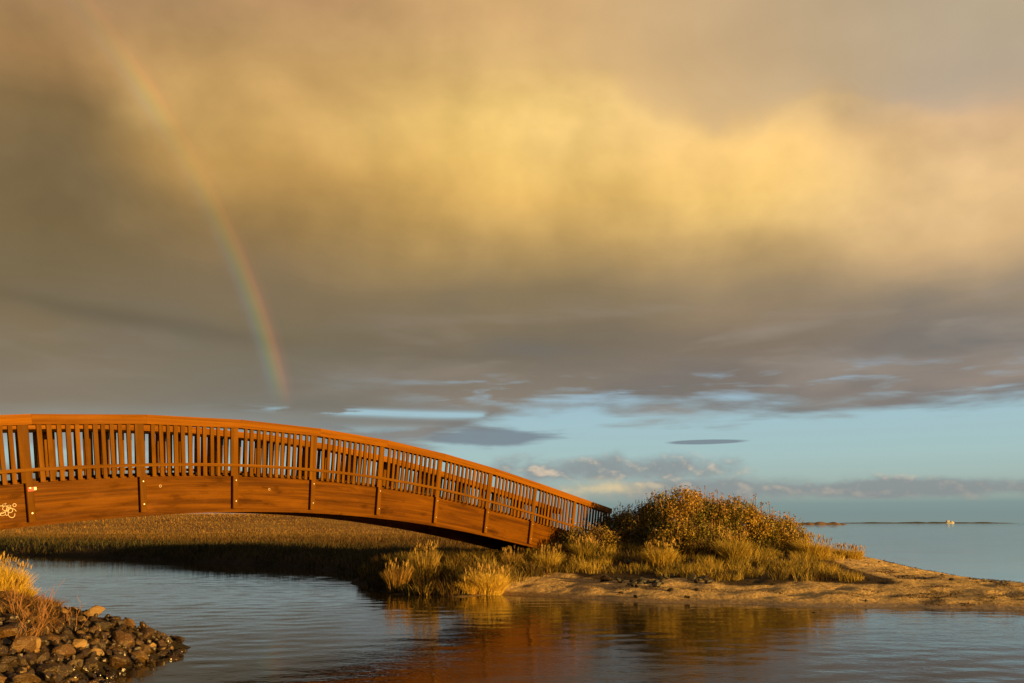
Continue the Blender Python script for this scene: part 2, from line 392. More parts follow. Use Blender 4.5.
wo = mesh_obj('water', np.stack([WX.ravel(), WY.ravel(), WZ.ravel()], 1), np.stack([q, q+1, q+nx+1, q+nx], 1), mw, smooth=True); tag(wo, 'rippled creek and sea water', kind='structure')

# ---------------------------------------------------------------- land on the horizon
def low_land(name, label, px0, px1, Y, hmax, colr, seed):
    x0 = at(px0, 523, Y).x; x1 = at(px1, 523, Y).x; n = 90; dep = (x1-x0)*.3
    vs = []; fs = []
    for j in range(5):
        for i in range(n+1):
            t = i/n; env = min(1, t*9, (1-t)*7); prof = [0, .8, 1., .7, 0][j]
            h = hmax*env*prof*(.45+.55*abs(mnoise.noise(Vector((t*9+seed, j*.3, seed))))*1.6)
            vs.append((x0+(x1-x0)*t, Y+dep*(j/4-.5), h-.15 if prof else -.3))
    for j in range(4):
        for i in range(n):
            a = j*(n+1)+i; fs.append((a, a+1, a+n+2, a+n+1))
    m, g, b = material(name+'_surface'); P = V(g, g.n('ShaderNodeNewGeometry').outputs['Position'])
    g.put(b.inputs['Base Color'], g.mix(g.noise(P, .02*900/Y, 4, .6), tuple(c*.6 for c in colr)+(1,), tuple(c*1.3 for c in colr)+(1,)))
    b.inputs['Roughness'].default_value = .95
    o = mesh_obj(name, vs, fs, m, smooth=True); tag(o, label, kind='structure')
low_land('headland', 'low brown headland on the horizon right of the thicket', 768, 846, 900, 4.4, (.20,.12,.06), 1.)
low_land('far_shore', 'thin dark line of land along the horizon', 838, 1012, 4200, 9., (.045,.06,.065), 5.)
# ---------------------------------------------------------------- the arched timber footbridge
def wood(name, c0, c1, rough=.5, grain=1.0, stain=.5):
    m, g, b = material(name)
    uv = V(g, g.n('ShaderNodeUVMap').outputs[0]); u, v, _ = g.xyz(uv)
    rnd = V(g, g.n('ShaderNodeObjectInfo').outputs['Random'])
    p = g.comb(u, v, rnd*17.)
    fine = g.noise(g.vm('MULTIPLY', p, (.9, 42., 1.)), 1., 5, .65)
    mid = g.noise(g.vm('MULTIPLY', p, (.35, 7., 1.)), 1., 4, .6, .4)
    blot = g.noise(g.vm('MULTIPLY', p, (1.3, 3.0, 1.)), 1., 5, .65)
    c = g.mix(g.sm(mid, .3, .7), c0+(1,), c1+(1,))
    c = g.mix(g.sm(fine, .52, .78)*.55*grain, c, tuple(x*.42 for x in c0)+(1,))
    c = g.mix(g.sm(blot, .52, .72)*stain, c, tuple(x*.5 for x in c0)+(1,))
    c = g.mix(g.sm(blot, .46, .28)*stain*.5, c, tuple(min(1, x*1.35) for x in c1)+(1,))
    lam = g.sm(g.m('PINGPONG', v, .0225), 0., .0035, .30, 0.) if grain > .8 else None
    if lam is not None: c = g.mix(lam, c, tuple(x*.4 for x in c0)+(1,))
    hv = g.n('ShaderNodeHueSaturation'); g.put(hv.inputs['Value'], rnd*.30+.85); g.put(hv.inputs['Color'], c)
    g.put(b.inputs['Base Color'], V(g, hv.outputs[0]))
    b.inputs['Specular IOR Level'].default_value = .05
    g.put(b.inputs['Roughness'], g.sm(blot, .3, .7, rough-.08, rough+.15))
    bp = g.n('ShaderNodeBump'); bp.inputs['Distance'].default_value = .004; bp.inputs['Strength'].default_value = .7
    g.put(bp.inputs['Height'], fine+blot*.6); g.nt.links.new(bp.outputs[0], b.inputs['Normal'])
    return m
M_beam = wood('beam_wood', (.064,.0215,.0003), (.150,.055,.0006), .55, .9, .75)
M_rail = wood('rail_wood', (.130,.045,.0006), (.215,.079,.001), .5, .5, .3)
M_post = wood('post_wood', (.082,.032,.0005), (.150,.060,.0008), .55, .6, .35)
M_deck = wood('deck_wood', (.045,.026,.014), (.08,.045,.022), .8)
mz, g, b = material('galvanised_steel'); b.inputs['Base Color'].default_value = (.62,.58,.50,1); b.inputs['Metallic'].default_value = .7; b.inputs['Roughness'].default_value = .42
M_bolt = mz
def plain(name, c, rough=.5):
    m, g, b = material(name); P = V(g, g.n('ShaderNodeTexCoord').outputs['Object'])
    g.put(b.inputs['Base Color'], g.mix(g.noise(P, 40., 3, .6), tuple(x*.8 for x in c)+(1,), tuple(c)+(1,))); b.inputs['Roughness'].default_value = rough
    return m

kk = np.array([0,1,2,3,4,5,6,7,8.86]); pxs = np.array([28,145,238,317,384,443,494,536,605.]); rty = np.array([415.5,416,419.6,430.6,441.8,453.5,468,485,508.])
DD = 14.5+1.573*kk
pts = [at(a, b_, c) for a, b_, c in zip(pxs, rty, DD)]
cx = np.polyfit(kk[:8], [p.x for p in pts[:8]], 1)
P0 = Vector((cx[1], 14.5, 0)); step = Vector((cx[0], 1.573, 0)); S = step.length; T = step.normalized(); W = Vector((-T.y, T.x, 0))
zz = np.array([p.z for p in pts])
kall = np.concatenate([kk, [-2.2, -1.2, -4.06]]); zall = np.concatenate([zz, [zz[7], zz[6], zz[8]]])
cz = np.polyfit(kall, zall, 4)
print('bridge fit', S, cx, np.polyval(cz, kk)-zz, zz)
def zr(s): return float(np.polyval(cz, s/S))
def fr(s):
    e = .01; dz = (zr(s+e)-zr(s-e))/(2*e); n = math.hypot(1, dz)
    return dz/n, 1/n
root = empty('footbridge', (P0.x, P0.y, 0), 'long arched wooden footbridge with slatted railings over the creek', 'bridge')
def mp(s, n, w):
    sn, cs = fr(s); q = T*(s-n*sn)+W*w
    return (q.x, q.y, zr(s)+n*cs)
def strip(name, s0, s1, n0, n1, w0, w1, mat, parent, ns=None, bev=.006, uvoff=0, straight=False):
    """a timber following the arch (or straight between its ends), with softened arrises"""
    ns = ns or max(1, int((s1-s0)/.5)); vs = []; uv = []; fs = []
    ring = []
    for (n, w, a, c) in ((n0, w0, 1, 1), (n0, w1, 1, -1), (n1, w1, -1, -1), (n1, w0, -1, 1)):
        ring.append((n, w, a, c))
    sec = []
    for i, (n, w, a, c) in enumerate(ring):
        p1 = (n+a*bev, w); p2 = (n, w+c*bev)
        sec += [p1, p2] if i % 2 == 0 else [p2, p1]
    per = 0; us = [0]
    for i in range(8):
        j = (i+1) % 8; per += math.hypot(sec[j][0]-sec[i][0], sec[j][1]-sec[i][1]); us.append(per)
    A_ = Vector(mp(s0, 0, 0)); B_ = Vector(mp(s1, 0, 0))
    for i in range(ns+1):
        s = s0+(s1-s0)*i/ns
        for j, (n, w) in enumerate(sec):
            if straight:
                t = i/ns; q = A_.lerp(B_, t); dirn = (B_-A_).normalized(); up = W.cross(dirn)*-1
                if up.z < 0: up = -up
                q = q+up*n+W*w; vs.append(tuple(q))
            else: vs.append(mp(s, n, w))
            uv.append((s+uvoff, us[j]))
    for i in range(ns):
        for j in range(8):
            a = i*8+j; b_ = i*8+(j+1) % 8; fs.append((a, b_, b_+8, a+8))
    fs.append(tuple(range(7, -1, -1))); fs.append(tuple(ns*8+j for j in range(8)))
    o = mesh_obj(name, vs, fs, mat, parent, uv=uv)
    return fixn(o)
def fixn(o):
    bm = bmesh.new(); bm.from_mesh(o.data); bmesh.ops.recalc_face_normals(bm, faces=bm.faces); bm.to_mesh(o.data); bm.free(); return o
def vert(name, s, n0, n1, hw, w0, w1, mat, parent, bev=.005, uvs=1., side='n'):
    """a member standing square to the arch at s"""
    vs = []; uv = []; fs = []
    sec = [(-hw+bev, w0), (hw-bev, w0), (hw, w0+bev), (hw, w1-bev), (hw-bev, w1), (-hw+bev, w1), (-hw, w1-bev), (-hw, w0+bev)]
    sn, cs = fr(s); base = Vector(mp(s, 0, 0)); dT = Vector((T.x*cs, T.y*cs, sn)); N = Vector((-T.x*sn, -T.y*sn, cs))
    per = 0
    for i, n in enumerate((n0, n1)):
        per = 0
        for j, (a, w) in enumerate(sec):
            vs.append(tuple(base+N*n+dT*a+W*w)); uv.append((n+s*3.1, j*.04+s))
    for j in range(8): fs.append((j, (j+1) % 8, 8+(j+1) % 8, 8+j))
    fs.append(tuple(range(7, -1, -1))); fs.append(tuple(range(8, 16)))
    return fixn(mesh_obj(name, vs, fs, mat, parent, uv=uv))
def disc(name, s, n, w, r, th, mat, parent, seg=12):
    sn, cs = fr(s); c = Vector(mp(s, n, w)); dT = Vector((T.x*cs, T.y*cs, sn)); N = Vector((-T.x*sn, -T.y*sn, cs)); vs = []; fs = []
    for rr, ww in ((r, 0), (r, -th*.6), (r*.78, -th)):
        for i in range(seg):
            a = 2*math.pi*i/seg; vs.append(tuple(c+dT*rr*math.cos(a)+N*rr*math.sin(a)+W*ww))
    for k_ in range(2):
        for i in range(seg):
            j = (i+1) % seg; fs.append((k_*seg+i, k_*seg+j, (k_+1)*seg+j, (k_+1)*seg+i))
    fs.append(tuple(2*seg+i for i in range(seg)))
    return fixn(mesh_obj(name, vs, fs, mat, parent))
# geometry is written relative to the root
_mo = mesh_obj
SL, SR = -4.1*S, 8.95*S
BT = -1.15      # beam top below rail top
WB = 1.85       # clear width + beam
for w0, w1 in ((0, .18), (WB, WB+.18)):
    strip('beam', SL, SR, BT, BT-.745, w0, w1, M_beam, root, ns=70, bev=.01)
# deck boards between the beams, lying on their inner ledgers
vs = []; fs = []; uv = []; s = SL+.02; nb_ = 0
while s < SR:
    q = []
    for ds in (0, .135):
        for n, w in ((BT+.006, .075), (BT+.06, .075), (BT+.06, WB+.10), (BT+.006, WB+.10)): q.append(mp(s+ds, n, w)); uv.append((w+nb_*1.7, ds+nb_*.3))
    o_ = len(vs); vs += q
    fs += [(o_, o_+1, o_+2, o_+3), (o_+4, o_+7, o_+6, o_+5), (o_, o_+4, o_+5, o_+1), (o_+1, o_+5, o_+6, o_+2), (o_+2, o_+6, o_+7, o_+3), (o_+3, o_+7, o_+4, o_)]
    s += .145; nb_ += 1
fixn(mesh_obj('deck', vs, fs, M_deck, root, uv=uv))
strip('ledger', SL, SR, BT-.08, BT-.20, .182, .25, M_beam, root, ns=50)
strip('ledger', SL, SR, BT-.08, BT-.20, WB-.07, WB-.002, M_beam, root, ns=50)
for k_ in range(-4, 9):
    strip('cross_bearer', k_*S+.02, k_*S+.14, BT-.22, BT-.40, .184, WB-.004, M_deck, root, ns=1)
# railings on both sides
for side in (0, 1):
    w = 0 if side == 0 else WB+.18; f = 1 if side == 0 else -1
    def ww(a, b_): return (w+f*a, w+f*b_) if f == 1 else (w+f*b_, w+f*a)
    for k_ in range(-4, 9):
        e0 = k_*S; e1 = min((k_+1)*S, SR)-.004
        a_, b2_ = ww(-.115, .09)
        strip('handrail', e0, e1, 0, -.155, a_, b2_, M_rail, root, ns=1, bev=.012, uvoff=k_*5.3, straight=True)
    a_, b2_ = ww(-.118, -.087)
    strip('lower_rail', SL, SR, -.918, -.965, a_, b2_, M_post, root, ns=60, bev=.006)
    for k_ in range(-4, 9):
        a_, b2_ = ww(-.085, -.002)
        if k_ == 8 and side == 0: pass
        p = vert('post', k_*S-.11, -.158, BT-.68, .06, a_, b2_, M_post, root, bev=.01)
        if side == 0 and k_ >= -1:
            disc('bolt', k_*S-.11, BT-.10, a_-.001, .016, .012, M_bolt, p); disc('bolt', k_*S-.11, BT-.53, a_-.001, .016, .012, M_bolt, p)
        # handrail support block behind the post
near = []; rest = []
vsR = []; fsR = []; uvR = []
for side in (0, 1):
    w = 0 if side == 0 else WB+.18; f = 1 if side == 0 else -1
    for k_ in range(-4, 9):
        for i in range(1, 13):
            s = k_*S+S*i/13.-.03
            if s > SR: continue
            a_ = w-f*.084; b2_ = w-f*.048
            if a_ > b2_: a_, b2_ = b2_, a_
            wid = random.choice((.034, .037, .040, .043)) ; jit = random.uniform(-.01, .01)
            bot = BT-.012
            o = vert('baluster', s+jit, -.150, bot, wid, a_, b2_, M_post, root, bev=.004)
            if side == 0 and len(near) < 100 and k_ >= -1: near.append(o)
            else:
                n_ = len(vsR); me = o.data
                vsR += [tuple(v.co) for v in me.vertices]; fsR += [tuple(x+n_ for x in p_.vertices) for p_ in me.polygons]
                tmp = [None]*len(me.vertices)
                for lp in me.loops: tmp[lp.vertex_index] = tuple(me.uv_layers[0].data[lp.index].uv)
                uvR += tmp; bpy.data.objects.remove(o); bpy.data.meshes.remove(me)
for i_, o in enumerate(near): o.name = 'baluster' if i_ == 0 else 'baluster.%03d' % i_
o = mesh_obj('balusters', vsR, fsR, M_post, root, uv=uvR); tag(o, 'remaining thin balusters of both railings', kind='stuff')
# stickers, reflectors and the white scrawl on the beam
M_red = plain('red_sticker', (.50,.012,.008)); M_white = plain('white_paint', (.8,.78,.70)); M_scrawl = plain('worn_white_marker', (.50,.42,.30)); M_pale = plain('pale_label', (.75,.6,.35))
def plate(name, s, n, w, hs, hn, mat):
    return vert(name, s, n+hn, n-hn, hs, w-.004, w, mat, root, bev=.001)
plate('red_label', -.10, BT-.12, -.09, .05, .035, M_red)
plate('white_label', .0, BT-.115, -.006, .026, .026, M_white)
plate('white_label', -.10, BT-.075, -.014, .02, .016, M_white)
def ring(name, s, n, r, mat, rot=0, sq=1., tr=.006, a0=0, a1=2*math.pi):
    vs = []; fs = []; seg = 18; full = a1-a0 > 6.2
    sn, cs = fr(s); c = Vector(mp(s, n, -.004)); dT = Vector((T.x*cs, T.y*cs, sn)); N = Vector((-T.x*sn, -T.y*sn, cs))
    for i in range(seg+1):
        a = a0+(a1-a0)*i/seg; x = r*math.cos(a); y = r*sq*math.sin(a); X = x*math.cos(rot)-y*math.sin(rot); Y = x*math.sin(rot)+y*math.cos(rot)
        for q in (-tr, tr):
            m_ = (1+q/r); 
            for dw in (0, -.003): vs.append(tuple(c+dT*X*m_+N*Y*m_+W*dw))
    for i in range(seg):
        a = i*4; b_ = a+4
        fs += [(a+1, a+3, b_+3, b_+1), (a, b_, b_+2, a+2), (a, a+1, b_+1, b_), (a+2, b_+2, b_+3, a+3)]
    return vs, fs
def marks(name, items, mat, label):
    vs = []; fs = []
    for it in items:
        v, f_ = ring('', *it); n_ = len(vs); vs += v; fs += [tuple(x+n_ for x in q) for q in f_]
    o = fixn(mesh_obj(name, vs, fs, mat, root)); tag(o, label); return o
gs = -.62*1.0
items = []
for (ds, dn, r, rot, sq, a0, a1) in [(.0,.02,.055,.3,.8,0,6.28), (.07,-.02,.05,.9,1.2,0,6.28), (.10,-.10,.06,.2,1.2,2.6,6.2), (.02,-.07,.05,1.2,.6,0,6.28), (.17,.06,.03,0,1,0,6.28), (-.08,.0,.07,.4,1.1,.5,5.5), (-.06,-.08,.05,.1,.7,0,6.28), (-.16,.03,.06,.8,1.,0,4.5), (-.15,-.07,.055,.3,.8,1,6.2), (-.24,-.02,.05,.3,1.1,0,6.28), (.06,.05,.04,.2,.5,0,6.28), (-.02,.09,.04,.5,.4,0,6.28), (.12,-.05,.05,1.,1.5,-1,2)]:
    items.append((gs*.80+ds*.85, BT-.42+dn*.9, r*.85, None, rot, sq, .0042, a0, a1))
marks('graffiti', items, M_scrawl, 'looping white graffiti scrawl near the left edge')
for k_, ds, nn in ((1, .28, -.20), (2, .78, -.27)):
    marks('round_sticker', [(k_*S+ds, BT+nn, .022, None, 0, 1, .004, 0, 6.2832)], M_scrawl, 'small pale ring-shaped sticker on the beam')
# ---------------------------------------------------------------- plants
def leaf_mat(name, rough=.6, transl=.25, spec=.25):
    m, g, b = material(name)
    ti = V(g, g.n('ShaderNodeAttribute', attribute_name='tint').outputs['Color'])
    g.put(b.inputs['Base Color'], ti); b.inputs['Roughness'].default_value = rough; b.inputs['Specular IOR Level'].default_value = spec
    tl = g.n('ShaderNodeBsdfTranslucent'); g.put(tl.inputs[0], ti)
    mx = g.n('ShaderNodeMixShader'); mx.inputs[0].default_value = transl
    g.nt.links.new(b.outputs[0], mx.inputs[1]); g.nt.links.new(tl.outputs[0], mx.inputs[2])
    g.nt.links.new(mx.outputs[0], g.nt.nodes['Material Output'].inputs[0])
    return m
M_grass = leaf_mat('grass_blades'); M_leaf = leaf_mat('shrub_leaves', .5, .2)
m_, g, b = material('dry_stems'); ti = V(g, g.n('ShaderNodeAttribute', attribute_name='tint').outputs['Color']); g.put(b.inputs['Base Color'], ti); b.inputs['Roughness'].default_value = .7; M_stem = m_

def blades(base, h, w, lean, ang, col, bend=.5):
    """tapered, bent blades; returns vertices, triangles, tints"""
    n = len(base); face = rng.random(n)*math.pi
    wx = np.cos(face)*w*.5; wy = np.sin(face)*w*.5
    lx = np.cos(ang)*lean; ly = np.sin(ang)*lean
    v = np.zeros((n, 7, 3)); t = [0, .38, .74, 1]
    for i, q in enumerate(t):
        c = base.copy(); f = q**(1+bend)
        c[:, 0] += lx*h*f; c[:, 1] += ly*h*f; c[:, 2] += h*(q-.25*lean*q*q)
        k_ = [1., .85, .55, 0][i]
        if i < 3:
            v[:, 2*i] = c+np.stack([wx*k_, wy*k_, 0*wx], 1); v[:, 2*i+1] = c-np.stack([wx*k_, wy*k_, 0*wx], 1)
        else: v[:, 6] = c
    f = np.array([[0,1,3],[0,3,2],[2,3,5],[2,5,4],[4,5,6]])
    F_ = (f[None]+(np.arange(n)*7)[:, None, None]).reshape(-1, 3)
    c = np.repeat(col[:, None], 7, 1).reshape(-1, 3)
    return v.reshape(-1, 3), F_, c
def palette(n, cols, wts=None, var=.25):
    cols = np.array(cols); i = rng.choice(len(cols), n, p=None if wts is None else np.array(wts)/sum(wts))
    return np.clip(cols[i]*(1+(rng.random((n, 1))-.5)*2*var), 0, 1)
GOLD = [(.54,.38,.06), (.46,.32,.05), (.60,.44,.09), (.32,.24,.04)]
OLIVE = [(.26,.20,.035), (.34,.25,.045), (.17,.14,.03), (.42,.28,.05)]
RUST_SHADED = [(.075,.038,.009), (.10,.052,.011), (.042,.030,.009), (.14,.08,.016)]  # rust tones lowered to paint the shadow band into the near marsh
def area(n, x0, x1, y0, y1, ok):
    out = []
    tot = 0
    while tot < n:
        x = rng.uniform(x0, x1, n); y = rng.uniform(y0, y1, n); k_ = ok(x, y); x = x[k_]; y = y[k_]
        out.append(np.stack([x, y], 1)); tot += len(x)
    return np.concatenate(out)[:n]
def put(xy, dz=-.01): return np.column_stack([xy, height(xy[:, 0], xy[:, 1])+dz])
def clumped(centres, per, rad, hgt, lean):
    n = len(centres)*per; idx = np.repeat(np.arange(len(centres)), per)
    a = rng.random(n)*2*math.pi; r = np.sqrt(rng.random(n))*rad
    xy = centres[idx]+np.stack([np.cos(a)*r, np.sin(a)*r], 1)
    return xy, a, idx
def join(parts):
    vs, fs, cs = [], [], []; o = 0
    for v, f, c in parts: vs.append(v); fs.append(f+o); cs.append(c); o += len(v)
    return np.concatenate(vs), np.concatenate(fs), np.concatenate(cs)
dS = lambda x, y: sdist(x, y, spit)
# salt-marsh grass on the far bank
parts = []
def ok(x, y):
    d = dS(x, y); k_ = (d > .02) & (x < y*.12+1) & (x > -.72*y)
    return k_
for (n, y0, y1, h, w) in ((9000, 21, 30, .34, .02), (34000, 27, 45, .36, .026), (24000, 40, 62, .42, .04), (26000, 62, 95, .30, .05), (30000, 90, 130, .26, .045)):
    xy = area(n, -.72*y1, y1*.12+1, y0, y1, lambda x, y: ok(x, y) & ((y > 30) | (x < -1.8+(y-21)*.6)))
    d = dS(xy[:, 0], xy[:, 1]); pat = vn(xy[:, 0], xy[:, 1]*2, 3.5)+.5
    pat2 = vn(xy[:, 0]+40, xy[:, 1]*2.2, 1.2)+.5
    hh_ = h*(.45+rng.random(n)*.6)*(.35+.8*pat+.45*pat2)
    c = palette(n, RUST_SHADED if y0 < 62 else [(.30,.175,.040), (.26,.14,.03)] if y0 > 85 else [(.10,.06,.016), (.13,.08,.02)], None, .12)  # nearer bands get darker blades, shade put into their colour
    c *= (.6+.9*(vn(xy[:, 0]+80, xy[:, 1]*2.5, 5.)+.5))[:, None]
    green = rng.random(n) < np.clip(1.15-d/7., 0, .9)
    c[green] = palette(int(green.sum()), [(.055,.050,.014), (.035,.034,.012)], None, .3)  # waterline blades darkened too, shade painted into the green
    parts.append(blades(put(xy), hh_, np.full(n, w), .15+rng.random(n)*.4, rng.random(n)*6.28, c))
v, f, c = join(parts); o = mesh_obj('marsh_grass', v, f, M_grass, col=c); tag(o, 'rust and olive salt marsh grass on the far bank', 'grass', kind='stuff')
# the darker grassy corner where the creek turns, below the bridge
ctr = area(360, -5.5, 3.2, 20.3, 28, lambda x, y: (dS(x, y) > .12) & (x < -1.3+(y-21)*.85))
xy, a, idx = clumped(ctr, 46, .24, 0, 0); n = len(xy); k_ = dS(xy[:, 0], xy[:, 1]) > .0; xy = xy[k_]; a = a[k_]; idx = idx[k_]; n = len(xy)
hc = (.24+rng.random(len(ctr))*.22)[idx]; kind = rng.random(len(ctr))[idx]
c = np.where((kind < .35)[:, None], palette(n, OLIVE), np.where((kind < .8)[:, None], palette(n, RUST_SHADED), palette(n, [(.07,.06,.02), (.10,.07,.02)])))
v, f, c = blades(put(xy), hc*(.6+rng.random(n)*.6), np.full(n, .013), .2+rng.random(n)*.5, a+rng.normal(0, .5, n), c)
o = mesh_obj('creek_bank_grass', v, f, M_grass, col=c); tag(o, 'dark tussocky grass on the creek corner below the bridge', 'grass', kind='stuff')
# dune grass on the mound in front of and right of the thicket
def okd(x, y):
    d = dS(x, y); lim = 3.1+vn(x, y, 1.1)*.9-sst(x,7,9)*.3+sst(x, 9.5, 12.2)*1.4
    return (d > lim) & (x > -.2) & (x < 10.1-(y < 25)*1.4)
ctr = area(820, -.2, 12.2, 21, 34, okd)
xy, a, idx = clumped(ctr, 66, .27, 0, 0); n = len(xy)
hc = (.15+rng.random(len(ctr))*.19)[idx]; kind = rng.random(len(ctr))
kk_ = kind[idx]
c = np.where((kk_ < .42)[:, None], palette(n, GOLD), np.where((kk_ < .86)[:, None], palette(n, OLIVE), palette(n, RUST_SHADED)))
v, f, c = blades(put(xy), hc*(.6+rng.random(n)*.6), np.full(n, .0095), .15+rng.random(n)*.55, a+rng.normal(0, 1.2, n), c)
o = mesh_obj('dune_grass', v, f, M_grass, col=c); tag(o, 'golden and olive dune grass on the sandy mound', 'grass', kind='stuff')
# single tussocks that stand out
def tussock(x, y, n, rad, h, cols, lean, label, wind=(0, 0), w=.011, group=None):
    a = rng.random(n)*6.283; r = np.sqrt(rng.random(n))*rad
    xy = np.stack([x+np.cos(a)*r, y+np.sin(a)*r*.8], 1); z0 = gz(x, y)
    base = put(xy)
    hb_ = h*(.5+rng.random(n)*.6); c = palette(n, cols)
    v, f, c = blades(base, hb_, np.full(n, w), (lean*(.3+rng.random(n))), a+rng.normal(0, .35, n), c)
    v[:, 0] += wind[0]*np.maximum(v[:, 2]-z0, 0); v -= np.array([x, y, z0])
    # seed heads on some culms
    m_ = n//26; ah = rng.random(m_)*6.283; rh = np.sqrt(rng.random(m_))*rad*.9
    bh = put(np.stack([x+np.cos(ah)*rh, y+np.sin(ah)*rh*.8], 1))-np.array([x, y, z0])
    v2, f2, c2 = blades(bh, h*(1.+rng.random(m_)*.35), np.full(m_, .009), lean*.6*rng.random(m_), ah, palette(m_, cols))
    tip = v2.reshape(-1, 7, 3)[:, 6]
    v3, f3, c3 = blades(np.repeat(tip, 3, 0)-np.array([0, 0, .07]), np.full(m_*3, .13), np.full(m_*3, .02), np.full(m_*3, .25), rng.random(m_*3)*6.28, palette(m_*3, [(.42,.29,.08), (.36,.23,.06)]))
    v, f, c = join([(v, f, c), (v2, f2, c2), (v3, f3, c3)])
    o = mesh_obj('grass_tussock', v, f, M_grass, col=c, loc=(x, y, z0)); tag(o, label, 'grass tussock', group); return o
def tz(px, Y): return at(px, 560, Y).x
tussock(tz(398, 22.2), 22.2, 1000, .26, .60, [(.40,.24,.05), (.32,.18,.04), (.22,.15,.04)], .35, 'tall reddish gold grass tussock at the waterline farthest left under the bridge')
tussock(tz(424, 22.9), 22.9, 1300, .32, .68, [(.44,.30,.06), (.34,.22,.05), (.24,.18,.045)], .3, 'tall upright golden tussock just right of the reddish waterline one')
tussock(tz(488, 21.6), 21.6, 2100, .36, .56, [(.66,.46,.07), (.58,.40,.06), (.72,.54,.11)], .8, 'big spreading pale gold tussock at the left tip of the sand')
tussock(tz(470, 21.4), 21.4, 600, .18, .36, [(.66,.46,.07), (.58,.40,.06)], .9, 'low pale gold tussock leaning over the water beside the big spreading one')
tussock(tz(548, 23.6), 24.4, 1100, .26, .52, GOLD, .6, 'golden tussock below the foot of the bridge beam')
tussock(tz(512, 24.6), 24.6, 1000, .26, .46, [(.40,.25,.05), (.26,.18,.05)], .5, 'olive gold tussock between the big pale one and the bridge foot')
tussock(tz(583, 25.0), 25.0, 1200, .3, .5, OLIVE, .6, 'olive tussock in front of the end of the railing')
tussock(tz(660, 24.0), 24.0, 1400, .32, .55, GOLD, .6, 'bright golden tussock in front of the thicket')
tussock(tz(733, 24.2), 24.2, 1400, .34, .66, [(.42,.30,.05), (.33,.25,.05)], .6, 'yellow green tussock below the right half of the thicket')
tussock(tz(812, 25.2), 25.2, 1700, .42, .55, GOLD, .6, 'golden tussock right of the thicket above the sand')
tussock(tz(848, 26.5), 26.5, 1500, .42, .34, GOLD, .7, 'last low golden tussock where the grass gives way to bare sand')
tussock(tz(2, 20.3), 20.3, 2200, .48, .66, [(.54,.38,.05), (.46,.32,.04), (.60,.44,.09)], .5, 'bright golden tussock on the near bank at the left edge', w=.014)
tussock(tz(22, 20.2), 20.2, 700, .24, .42, [(.54,.38,.05), (.46,.32,.04)], .6, 'smaller golden tussock just right of the near bank one', w=.014)

